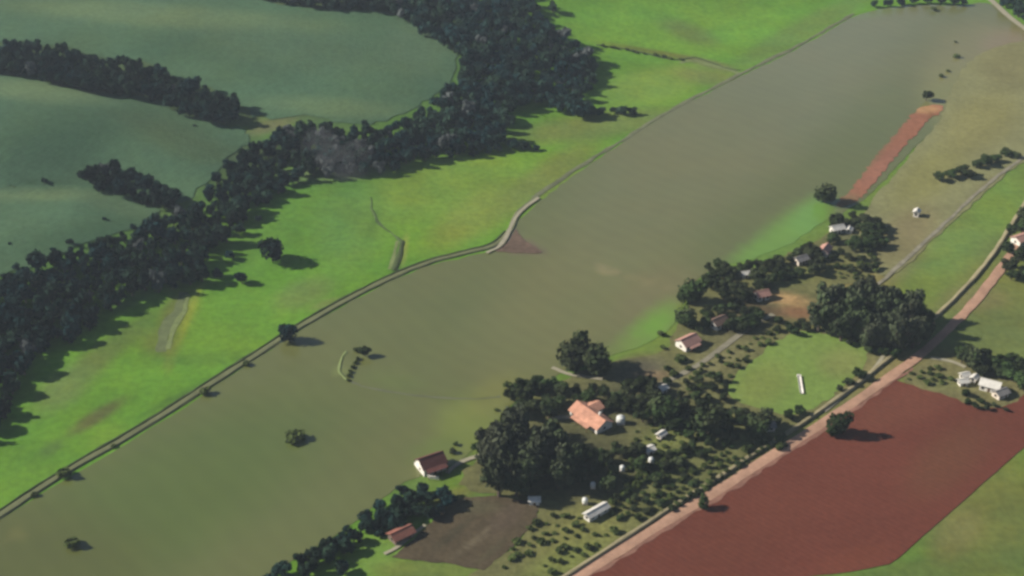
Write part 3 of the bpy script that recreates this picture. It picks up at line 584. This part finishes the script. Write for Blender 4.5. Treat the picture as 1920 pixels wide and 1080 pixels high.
def clear(a, b, w):
    dx = a - HX; dy = b - HY
    return not (np.any(np.hypot(dx, dy) < 3.0 + w * .3) or np.any((np.abs(dx) < 1.5 + w * .3) & (dy < 0) & (dy > -4 - w * .8)))
def scatter_trees(poly, sp, seed, wr, hr, label, group, kind='garden', name='tree', hgt=8.0):
    n = 0
    for a, b in scatter(poly, sp, seed, hgt):
        w = rf.uniform(*wr)
        if not clear(a, b, w): continue
        plant((a, b, float(height(a, b)) - .1), w, w * rf.uniform(*hr), label, group, kind, name); n += 1
    return n
scatter_trees([(1325, 485), (1400, 490), (1440, 484), (1475, 474), (1520, 452), (1548, 482), (1540, 505), (1480, 512), (1440, 520), (1415, 555), (1370, 560), (1325, 525)], 4.6, 31, (4.5, 7.5), (.8, 1.05),
    'dark tree in the thicket around the upper hamlet houses', 'thicket by the upper hamlet', name='thicket_tree')
scatter_trees([(1555, 398), (1610, 392), (1650, 405), (1670, 440), (1640, 458), (1590, 450), (1555, 440)], 5.0, 32, (5, 8), (.7, .95), 'olive tree around the white-roofed house under the red strip', 'trees by the white-roofed house')
scatter_trees([(1330, 570), (1400, 565), (1440, 585), (1400, 610), (1340, 600), (1300, 615), (1290, 625)], 4.6, 33, (4, 7), (.8, 1.0), 'dark tree among the lower hamlet houses', GD)
scatter_trees([(1150, 720), (1250, 690), (1265, 720), (1280, 780), (1250, 810), (1200, 770), (1150, 765)], 5.2, 34, (5, 8.5), (.8, 1.1), 'dark tree in the shady garden behind the farmhouse', 'trees behind the farmhouse')
scatter_trees([(955, 725), (1000, 700), (1060, 715), (1130, 718), (1140, 745), (1080, 742), (1050, 765), (1010, 775), (960, 768)], 5.4, 35, (5, 8.5), (.8, 1.1), 'dark tree on the shore side of the farmhouse', 'trees on the shore side of the farmhouse')
scatter_trees([(898, 830), (935, 785), (985, 788), (1035, 812), (1070, 850), (1065, 885), (1015, 908), (955, 908), (912, 890)], 6.0, 36, (8.5, 12), (1.25, 1.6), 'tall olive tree in the grove below the orange-roofed farmhouse', 'tall farmhouse grove', 'grove', 'grove_tree', hgt=15)
scatter_trees([(1535, 572), (1570, 550), (1640, 540), (1710, 562), (1745, 590), (1735, 614), (1690, 628), (1640, 622), (1580, 604), (1540, 596)], 4.9, 37, (7.5, 11), (1.5, 1.85), 'tall tree in the dense plantation beside the road', 'tall plantation by the road', 'tall', 'plantation_tree', hgt=18)
scatter_trees([(1560, 460), (1620, 455), (1650, 470), (1640, 500), (1560, 500)], 6.5, 43, (3, 5), (.7, .95), 'small tree on the slope between the red-roofed house and the plantation', 'small trees above the plantation')
scatter_trees([(1440, 590), (1530, 590), (1540, 612), (1460, 615)], 5.0, 44, (3, 5.5), (.7, 1.0), 'small tree between the bare earth yard and the lawn', 'small trees below the bare yard')
scatter_trees([(1260, 745), (1310, 740), (1380, 750), (1400, 790), (1380, 830), (1290, 830), (1250, 800)], 6.2, 45, (3.5, 6.5), (.7, 1.0), 'small tree on the slope between farmhouse and orchard', 'small trees above the orchard')
scatter_trees([(1540, 600), (1600, 618), (1660, 640), (1700, 650), (1690, 662), (1620, 645), (1550, 618)], 4.6, 46, (4, 6.5), (.8, 1.1), 'low tree along the foot of the tall plantation', 'low trees at the plantation foot')
scatter_trees([(1795, 722), (1830, 730), (1850, 740), (1895, 750), (1880, 762), (1820, 748)], 4.5, 47, (2.6, 4.6), (.8, 1.1), 'small dark tree in front of the white roadside farm', 'small trees in front of the roadside farm')
scatter_trees([(1085, 845), (1150, 828), (1200, 835), (1205, 880), (1150, 915), (1085, 915)], 6.4, 48, (5, 8), (.9, 1.2), 'dark tree added to fill the shadow right of the tall farmhouse grove', 'trees added over the farmhouse grove shadow')  # added trees, darkening ground where only the grove shadow falls
scatter_trees([(1270, 705), (1330, 690), (1370, 705), (1360, 745), (1280, 750)], 5.6, 49, (3.5, 6), (.8, 1.1), 'small dark tree between the lane and the lawn corner', 'small trees by the lawn corner')
scatter_trees([(1230, 835), (1290, 820), (1330, 840), (1260, 880), (1215, 900)], 6.0, 50, (3.5, 6), (.8, 1.1), 'tree standing among the upper orchard rows', 'taller trees in the upper orchard')
scatter_trees([(1780, 655), (1830, 652), (1880, 668), (1940, 680), (1940, 715), (1880, 705), (1830, 682)], 5.2, 38, (6, 9), (.8, 1.1), 'tree in the row behind the roadside farm', 'trees behind the roadside farm')
scatter_trees([(1905, 405), (1960, 370), (1980, 480), (1930, 520), (1885, 510), (1890, 460)], 6.5, 39, (6, 9), (.9, 1.2), 'dark tree on the far side of the road at the frame edge', 'trees across the road')
scatter_trees([(485, 1068), (540, 1042), (600, 1018), (640, 1005), (670, 975), (690, 950), (740, 915), (760, 905), (780, 930), (740, 965), (690, 985), (640, 1030), (560, 1075), (490, 1095)], 5.0, 40, (5.0, 7.8), (.85, 1.15), 'dark tree in the line along the lower water edge', 'tree line along the lower water edge', 'forest')
scatter_trees([(760, 920), (800, 905), (850, 920), (840, 945), (790, 965), (745, 975), (700, 975)], 5.6, 41, (5, 8), (.7, 1.0), 'green tree between the waterside house and the shed', 'trees below the waterside house', 'forest')
T(642, 1064, 34, 'dark bushy tree on the bright grass at the bottom edge', kind='forest', hr=.9)
for x, y, w in ((855, 832, 10), (895, 838, 22), (850, 845, 14)): T(x, y, w, 'small tree on the grass behind the waterside house', 'small trees behind the waterside house', kind='garden', hr=.9)
for x, y, w in ((1240, 625, 18), (1243, 650, 14), (1275, 672, 26), (1250, 690, 16), (1262, 700, 20), (1290, 690, 16)): bush(x, y, w, 'shrub beside the pink-roofed house', 'shrubs by the pink-roofed house')
# orchard and scrub
ORCH = [(1180, 900), (1260, 845), (1330, 845), (1420, 825), (1480, 815), (1500, 822), (1400, 880), (1290, 945), (1210, 985), (1160, 985), (1130, 965)]
_op = smooth_poly(ORCH, 1); _ox, _oy, _ = G(_op[:, 0], _op[:, 1]); OW = np.c_[_ox, _oy]
_ra = np.array(flat(1190, 998)); _rb = np.array(flat(1510, 792)); _rt = (_rb - _ra) / np.linalg.norm(_rb - _ra); _rn = np.array([-_rt[1], _rt[0]])
for i_ in range(-12, 56):
    for j_ in range(-2, 16):
        if rf.rand() < .14: continue
        p_ = _ra + _rt * (i_ * 3.5 + (j_ % 2) * 1.7 + rf.uniform(-.6, .6)) + _rn * (4.0 + j_ * 4.3 + rf.uniform(-.5, .5))
        if not inside(p_[:1], p_[1:], OW)[0]: continue
        a, b = float(p_[0]), float(p_[1]); w = rf.uniform(1.8, 4.6); h = w * rf.uniform(.65, 1.0)
        tag(link('orchard_tree', rt.choice(CROWN['bush' if rf.rand() < .55 else 'garden']), None, (a, b, float(height(a, b)) + h * .36), rt.uniform(0, 6.28), (w * 1.1, w * 1.1, h)), 'small round tree of the orchard along the road bank', 'tree', 'orchard trees along the road bank')
for poly, sd_, lb, gp in (([(1020, 960), (1090, 960), (1110, 1000), (1060, 1010), (1010, 1020), (960, 1065), (930, 1065), (980, 1000)], 52, 'shrub on the rough ground beside the ploughed plot', 'shrubs beside the ploughed plot'),
                   ([(1185, 790), (1300, 800), (1340, 840), (1250, 870), (1180, 910), (1150, 900), (1190, 850)], 53, 'shrub on the garden slope below the farmhouse', 'shrubs of the garden slope'),
                   ([(1290, 700), (1390, 640), (1450, 615), (1470, 620), (1380, 690), (1350, 750), (1290, 760)], 54, 'shrub along the lane beside the lawn', 'shrubs along the hamlet lane'),
                   ([(1600, 470), (1660, 480), (1640, 530), (1560, 530)], 55, 'shrub on the dry ground above the plantation', 'shrubs above the plantation'),
                   ([(1700, 690), (1790, 690), (1790, 725), (1700, 715)], 56, 'shrub on the roadside plot above the red field', 'shrubs on the roadside plot'),
                   ([(1030, 1040), (1140, 985), (1160, 1000), (1040, 1075), (960, 1085)], 57, 'low shrub on the grass verge above the road bank', 'shrubs on the bottom verge')):
    for a, b in scatter(poly, 4.0, sd_, 1.5):
        if rf.rand() < .12: continue
        w = rf.uniform(1.6, 4.2); h = w * rf.uniform(.55, .85)
        tag(link('shrub', rt.choice(CROWN['bush']), None, (a, b, float(height(a, b)) + h * .36), rt.uniform(0, 6.28), (w * 1.1, w * 1.1, h)), lb, 'shrub', gp)

# ------------------------------------------------------------------ houses
def box_vf(x0, x1, y0, y1, z0, z1):
    return [(x0, y0, z0), (x1, y0, z0), (x1, y1, z0), (x0, y1, z0), (x0, y0, z1), (x1, y0, z1), (x1, y1, z1), (x0, y1, z1)], [(0, 3, 2, 1), (4, 5, 6, 7), (0, 1, 5, 4), (1, 2, 6, 5), (2, 3, 7, 6), (3, 0, 4, 7)]
def part_box(name, b, m, parent): return link(name, mesh(name, *box_vf(*b), M[m]), parent)
def roof_mesh(name, L, Wd, z, rise, m, hip=0.0, over=0.6, th=0.18):
    a, b = L / 2 + over, Wd / 2 + over; r = max(a - hip, 0.05); dz = rise * over / (Wd / 2)
    V = [(-a, -b, z - dz), (a, -b, z - dz), (a, b, z - dz), (-a, b, z - dz), (-r, 0, z + rise), (r, 0, z + rise)]
    V += [(x, y, q - th) for x, y, q in V]
    Fc = [(0, 1, 5, 4), (2, 3, 4, 5), (1, 2, 5), (3, 0, 4), (6, 10, 11, 7), (8, 11, 10, 9), (7, 11, 8), (9, 10, 6), (0, 6, 7, 1), (1, 7, 8, 2), (2, 8, 9, 3), (3, 9, 6, 0)]
    if hip < 0.1:
        Fc = [f for f in Fc if f not in ((1, 2, 5), (3, 0, 4), (7, 11, 8), (9, 10, 6), (1, 7, 8, 2), (3, 9, 6, 0))] + [(1, 7, 11, 5), (5, 11, 8, 2), (3, 9, 10, 4), (4, 10, 6, 0)]
    return mesh(name, V, Fc, M[m])
def house(px, py, L, Wd, rot, label, roof='tile_red', wall='white', wall_h=2.9, rise=None, hip=0.0, name='house', cat='house', wins=3, group=None, porch=None, chimney=False, ridge=True):
    rise = rise if rise is not None else Wd * 0.24
    x, y, z = G(px, py, wall_h * .8); e = link(name, None, None, (float(x), float(y), float(z)), R(rot)); tag(e, label, cat, group)
    V, Fc = box_vf(-L / 2, L / 2, -Wd / 2, Wd / 2, -.5, wall_h)
    if hip < 0.1:
        V += [(-L / 2, 0, wall_h + rise - .2), (L / 2, 0, wall_h + rise - .2)]; Fc += [(7, 4, 8), (5, 6, 9)]
    link('wall', mesh('wall', V, Fc, M[wall]), e)
    rf_ = link('roof', roof_mesh('roof', L, Wd, wall_h + .1, rise, roof, hip), e)
    if ridge:
        rr = max(L / 2 + .6 - hip, .3); link('ridge', mesh('ridge', *box_vf(-rr, rr, -.18, .18, wall_h + rise + .02, wall_h + rise + .2), M[roof]), rf_)
    if chimney: link('chimney', mesh('chimney', *box_vf(L * .2, L * .2 + .8, Wd * .12, Wd * .12 + .8, wall_h, wall_h + rise + .7), M['white']), rf_)
    for s in (-1, 1):
        for k in range(wins):
            wx = -L / 2 + L * (k + .5) / wins
            if s == -1 and k == wins // 2:
                d = part_box('door', (wx - .5, wx + .5, s * Wd / 2 - .05, s * Wd / 2 + .05, .02, 2.1), 'wood', e); continue
            f = part_box('window', (wx - .62, wx + .62, s * Wd / 2 - .06, s * Wd / 2 + .06, .98, 2.12), 'wood', e)
            part_box('pane', (wx - .5, wx + .5, s * Wd / 2 - .08, s * Wd / 2 + .08, 1.08, 2.02), 'glass', f)
    for s in (-1, 1):
        f = part_box('window', (s * L / 2 - .06, s * L / 2 + .06, -.6, .6, .98, 2.12), 'wood', e); part_box('pane', (s * L / 2 - .08, s * L / 2 + .08, -.48, .48, 1.08, 2.02), 'glass', f)
    if porch:
        pl, pw, side = porch
        x0 = -pl / 2; y0 = side * Wd / 2; y1 = side * (Wd / 2 + pw); ya, yb = min(y0, y1), max(y0, y1)
        zi, zo = wall_h - .15, wall_h - .75; za, zb = (zo, zi) if side < 0 else (zi, zo)
        Vp = [(x0, ya, za), (-x0, ya, za), (-x0, yb, zb), (x0, yb, zb)]; Vp += [(a, b, c - .14) for a, b, c in Vp]
        link('porch_roof', mesh('porch_roof', Vp, [(0, 1, 2, 3), (4, 7, 6, 5), (0, 4, 5, 1), (1, 5, 6, 2), (2, 6, 7, 3), (3, 7, 4, 0)], M[roof]), e)
        for k in range(4):
            cx = x0 + .2 + (pl - .4) * k / 3; cy = y1 - side * .2; part_box('post', (cx - .09, cx + .09, cy - .09, cy + .09, -.2, zo - .12), 'wood', e)
    return e
fh = house(1108, 781, 16.5, 8, -52, 'long farmhouse with bright orange tiled roof in the dark grove', 'tile_orange', 'white', 3.0, 2.3, 0.0, 'farmhouse', chimney=True, porch=(10, 2.6, -1), wins=5)
wg = link('wing', mesh('wing', *box_vf(-7.5, -1.5, 4.0, 7.6, -.4, 2.7), M['white']), fh)
wr_ = roof_mesh('wing_roof', 4.6, 5.6, 2.8, 1.3, 'tile_orange'); link('wing_roof', wr_, wg, (-4.5, 5.6, 0), R(90))
house(808, 866, 9.5, 7, 30, 'white waterside house with dark red roof and sunlit gable', 'tile_red', 'white', 3.8, 2.4, 0.0, porch=(8.5, 2.6, -1))
def garden_wall(line, label, h=1.1):
    x, y, z = G([p[0] for p in line], [p[1] for p in line]); e = link('garden_wall', None, None, (float(x[0]), float(y[0]), float(z[0]))); tag(e, label, 'wall')
    for i in range(len(x) - 1):
        L = math.hypot(x[i + 1] - x[i], y[i + 1] - y[i]); a = math.atan2(y[i + 1] - y[i], x[i + 1] - x[i])
        o = link('wall_panel', mesh('wall_panel', *box_vf(-.17, L - .19, -.18, .18, -.3, h), M['white']), e, (float(x[i] - x[0]), float(y[i] - y[0]), 0), a)
        link('coping', mesh('coping', *box_vf(-.2, L - .22, -.26, .26, h + .003, h + .12), M['white']), o)
garden_wall([(778, 872), (792, 886), (806, 897), (824, 899)], 'low white garden wall in front of the waterside house')
for x, y, w in ((955, 722, 22), (972, 730, 18), (988, 729, 14), (1003, 731, 8), (930, 768, 10)): bush(x, y, w, 'dark shrub on the grassy shore above the grove', 'shrubs on the grassy shore')
house(752, 1000, 8, 5, 38, 'low shed with dull red tiled roof beside a pale path', 'tile_red2', 'earth', 2.6, 1.3, name='shed', cat='shed', wins=2)
for x, y, w in ((700, 985, 34), (722, 978, 30), (735, 985, 24), (712, 998, 22)): T(x, y, w, 'dark tree crowding the end of the dull red shed', 'trees around the dull red shed', kind='forest', hr=.85)
house(1290, 640, 8.5, 6.5, 38, 'white-walled house with faded pink tiled roof by the green shore', 'tile_pink', 'white', 3.1, 1.9, wins=3, porch=(6, 2, -1))
house(1347, 603, 7, 5.5, 36, 'cream house with brown roof further up the lane', 'tile_brown', 'white', 3.0, 1.7)
house(1428, 552, 6, 4.5, 20, 'small brown-roofed house at the end of the bare earth yard', 'tile_pink', 'white', 2.9, 1.5)
house(1398, 513, 3.4, 2.8, 15, 'small white-roofed hut among dark trees of the upper hamlet', 'whiteroof', 'white', 2.5, .7, name='hut', cat='hut', wins=1)
house(1547, 468, 6.5, 4.6, 60, 'small house with pinkish red roof and white gable below the red strip', 'tile_pink', 'white', 3.0, 1.5)
house(1502, 486, 6, 4.2, 30, 'grey-roofed house hidden in the upper hamlet trees', 'tile_grey', 'cream', 2.8, 1.2)
house(1570, 428, 6, 4.2, 20, 'white sheet-roofed house among trees below the red strip', 'whiteroof', 'white', 2.9, 1.2)
house(1592, 430, 3, 2.8, 70, 'tiny white outbuilding just beside the white sheet-roofed house', 'whiteroof', 'white', 2.3, .6, name='outbuilding', cat='outbuilding', wins=1)
house(1719, 397, 3.2, 2.6, 65, 'lone tiny white hut in the dry field', 'whiteroof', 'white', 3.2, .8, name='hut', cat='hut', wins=1)
house(1857, 721, 7.5, 5, -28, 'bright white roadside farm building with white roof above the red field', 'whiteroof', 'white', 3.2, 1.5)
house(1876, 736, 5.5, 4, 30, 'grey-roofed lean-to in front of the bright white farm building', 'tile_grey', 'cream', 2.6, 1.0, name='lean_to', cat='shed', wins=2)
house(1809, 703, 3.2, 2.6, 20, 'small white shed, upper one of the pair on the roadside plot', 'whiteroof', 'white', 2.4, .7, name='shed', cat='shed', wins=1)
house(1806, 715, 3.4, 2.6, 10, 'small white shed, lower one of the pair on the roadside plot', 'whiteroof', 'white', 2.4, .7, name='shed', cat='shed', wins=1)
house(1827, 708, 2.8, 2.2, 50, 'narrow white shed between the pair and the farm building', 'whiteroof', 'white', 2.4, .6, name='shed', cat='shed', wins=1)
house(1915, 447, 8, 6, 30, 'pale-walled house at the frame edge under dark trees', 'tile_pink', 'white', 3.0, 1.3)
house(1118, 958, 9.5, 3.0, 40, 'long narrow white-roofed shed above the road bank', 'whiteroof', 'white', 2.6, .8, name='long_shed', cat='shed', wins=3)
house(1002, 937, 3.6, 2.6, 0, 'tiny white hut at the edge of the tall grove', 'whiteroof', 'white', 2.2, .6, name='hut', cat='hut', wins=1)
house(1217, 842, 3.4, 3.0, 30, 'small white hut on the garden slope, upper of two', 'whiteroof', 'white', 2.2, .6, name='hut', cat='hut', wins=1)
house(1240, 814, 3.2, 2.2, 45, 'small white hut uphill on the garden slope near the orchard', 'whiteroof', 'cream', 2.2, .6, name='hut', cat='hut', wins=1)
house(1243, 728, 3.2, 2.6, 40, 'small pale hut in the trees between farmhouse and lawn', 'whiteroof', 'cream', 2.2, .6, name='hut', cat='hut', wins=1)
house(1430, 797, 9, 4.5, 6, 'low grey sheet-roofed shed by the road bank under the lawn', 'tile_grey', 'cream', 2.5, .8, name='shed', cat='shed', wins=3)
# white water tanks
def tank(px, py, d, h, label):
    V = []; Fc = []; n = 16; prof = [(0.5, 0), (.5, .62), (.47, .8), (.3, .92), (.1, 1.0)]
    for r, z in prof: V += [(d * r * math.cos(2 * math.pi * i / n), d * r * math.sin(2 * math.pi * i / n), h * z) for i in range(n)]
    for k in range(len(prof) - 1): Fc += [(k * n + i, k * n + (i + 1) % n, k * n + n + (i + 1) % n, k * n + n + i) for i in range(n)]
    Fc.append(tuple(range((len(prof) - 1) * n, len(prof) * n)))
    x, y, z = G(px, py, 2.0); e = link('water_tank', None, None, (float(x), float(y), float(z))); tag(e, label, 'water tank')
    link('vessel', mesh('vessel', V, Fc, M['tank'], True), e, (0, 0, 1.0)); part_box('base', (-d * .45, d * .45, -d * .45, d * .45, -.3, .995), 'cream', e)
    link('lid', mesh('lid', [(v[0] * .28, v[1] * .28, h * (1.0 + .05 * (i // n)) + .01) for i, v in enumerate(V[:2 * n])], [(i, (i + 1) % n, n + (i + 1) % n, n + i) for i in range(n)] + [tuple(range(n, 2 * n))], M['tank']), e, (0, 0, 1.0))
tank(1164, 786, 3.6, 2.6, 'large white water tank just beside the orange-roofed farmhouse')
tank(1221, 861, 2.2, 1.8, 'white water tank below the upper garden slope hut')
tank(1167, 876, 2.0, 1.8, 'white water tank at the shady edge of the tall grove')
tank(1112, 907, 2.0, 1.6, 'dull white water tank under the bottom of the grove')
tank(1097, 937, 2.2, 1.8, 'white water tank just above the long white-roofed shed')
# long white feed trough on the lawn
x0, y0, z0 = G(1498, 708); x1, y1, z1 = G(1503, 740)
L = math.hypot(x1 - x0, y1 - y0); e = link('feed_trough', None, None, (float(x0 + x1) / 2, float(y0 + y1) / 2, float(z0)), math.atan2(float(y1 - y0), float(x1 - x0)))
tag(e, 'long thin white trough standing alone on the mown lawn', 'trough')
prof = [(-.75, .95), (-.55, .45), (.55, .45), (.75, .95), (.6, .95), (.45, .6), (-.45, .6), (-.6, .95)]
V = [(s * L / 2, y, z) for s in (-1, 1) for y, z in prof]; Fc = [(i, (i + 1) % 8, 8 + (i + 1) % 8, 8 + i) for i in range(8)] + [(0, 7, 6, 1), (1, 6, 5, 2), (2, 5, 4, 3), (8, 9, 14, 15), (9, 10, 13, 14), (10, 11, 12, 13)]
link('basin', mesh('basin', V, Fc, M['white']), e)
for k in range(6):
    cx = -L / 2 + .4 + (L - .8) * k / 5; part_box('leg', (cx - .12, cx + .12, -.5, .5, -.1, .447), 'white', e)
part_box('gutter_head', (-L / 2 - .8, -L / 2 - .01, -.9, .9, -.1, 1.1), 'white', e)

# ------------------------------------------------------------------ thin smoke over the middle of the forest
sm = bpy.data.materials.new('smoke'); sm.use_nodes = True; n = sm.node_tree.nodes; n.clear()
pv = n.new('ShaderNodeVolumePrincipled'); pv.inputs['Color'].default_value = (0.9, 0.93, 0.96, 1); pv.inputs['Density'].default_value = 0.0035
ou = n.new('ShaderNodeOutputMaterial'); sm.node_tree.links.new(pv.outputs[0], ou.inputs['Volume'])
V = []; Fc = []
for px_, py_, rx_, ry_, rz_ in ((600, 268, 11, 8, 9), (634, 300, 12, 8, 9), (668, 288, 9, 8, 7), (655, 322, 10, 5, 5)):
    x, y, z = G(px_, py_, 9.0); k = len(V); nu, nv = 20, 10
    for j in range(nv + 1):
        for i in range(nu):
            t = math.pi * j / nv; a = 2 * math.pi * i / nu; q = 1 + .14 * math.sin(3 * a + px_) * math.sin(t) + .1 * math.cos(2 * t + 2 * a)
            V.append((x + rx_ * q * math.sin(t) * math.cos(a), y + ry_ * q * math.sin(t) * math.sin(a), z + 9.0 + rz_ * q * math.cos(t)))
    Fc += [(k + j * nu + i, k + (j + 1) * nu + i, k + (j + 1) * nu + (i + 1) % nu, k + j * nu + (i + 1) % nu) for j in range(nv) for i in range(nu)]
tag(link('smoke', mesh('smoke', V, Fc, sm)), 'thin pale smoke hanging over the middle of the forest', 'smoke', None, 'stuff')

# ------------------------------------------------------------------ air
hz = bpy.data.materials.new('haze'); hz.use_nodes = True; n = hz.node_tree.nodes; n.clear()
pv = n.new('ShaderNodeVolumePrincipled'); pv.inputs['Color'].default_value = (0.74, 0.87, 1.0, 1); pv.inputs['Density'].default_value = 0.00008
pv.inputs['Anisotropy'].default_value = 0.1
ou = n.new('ShaderNodeOutputMaterial'); hz.node_tree.links.new(pv.outputs[0], ou.inputs['Volume'])
me = mesh('haze', *box_vf(-31000, 31000, -9000, 41000, -3, CAM_Z + 40), hz)
tag(link('haze', me), kind='stuff')
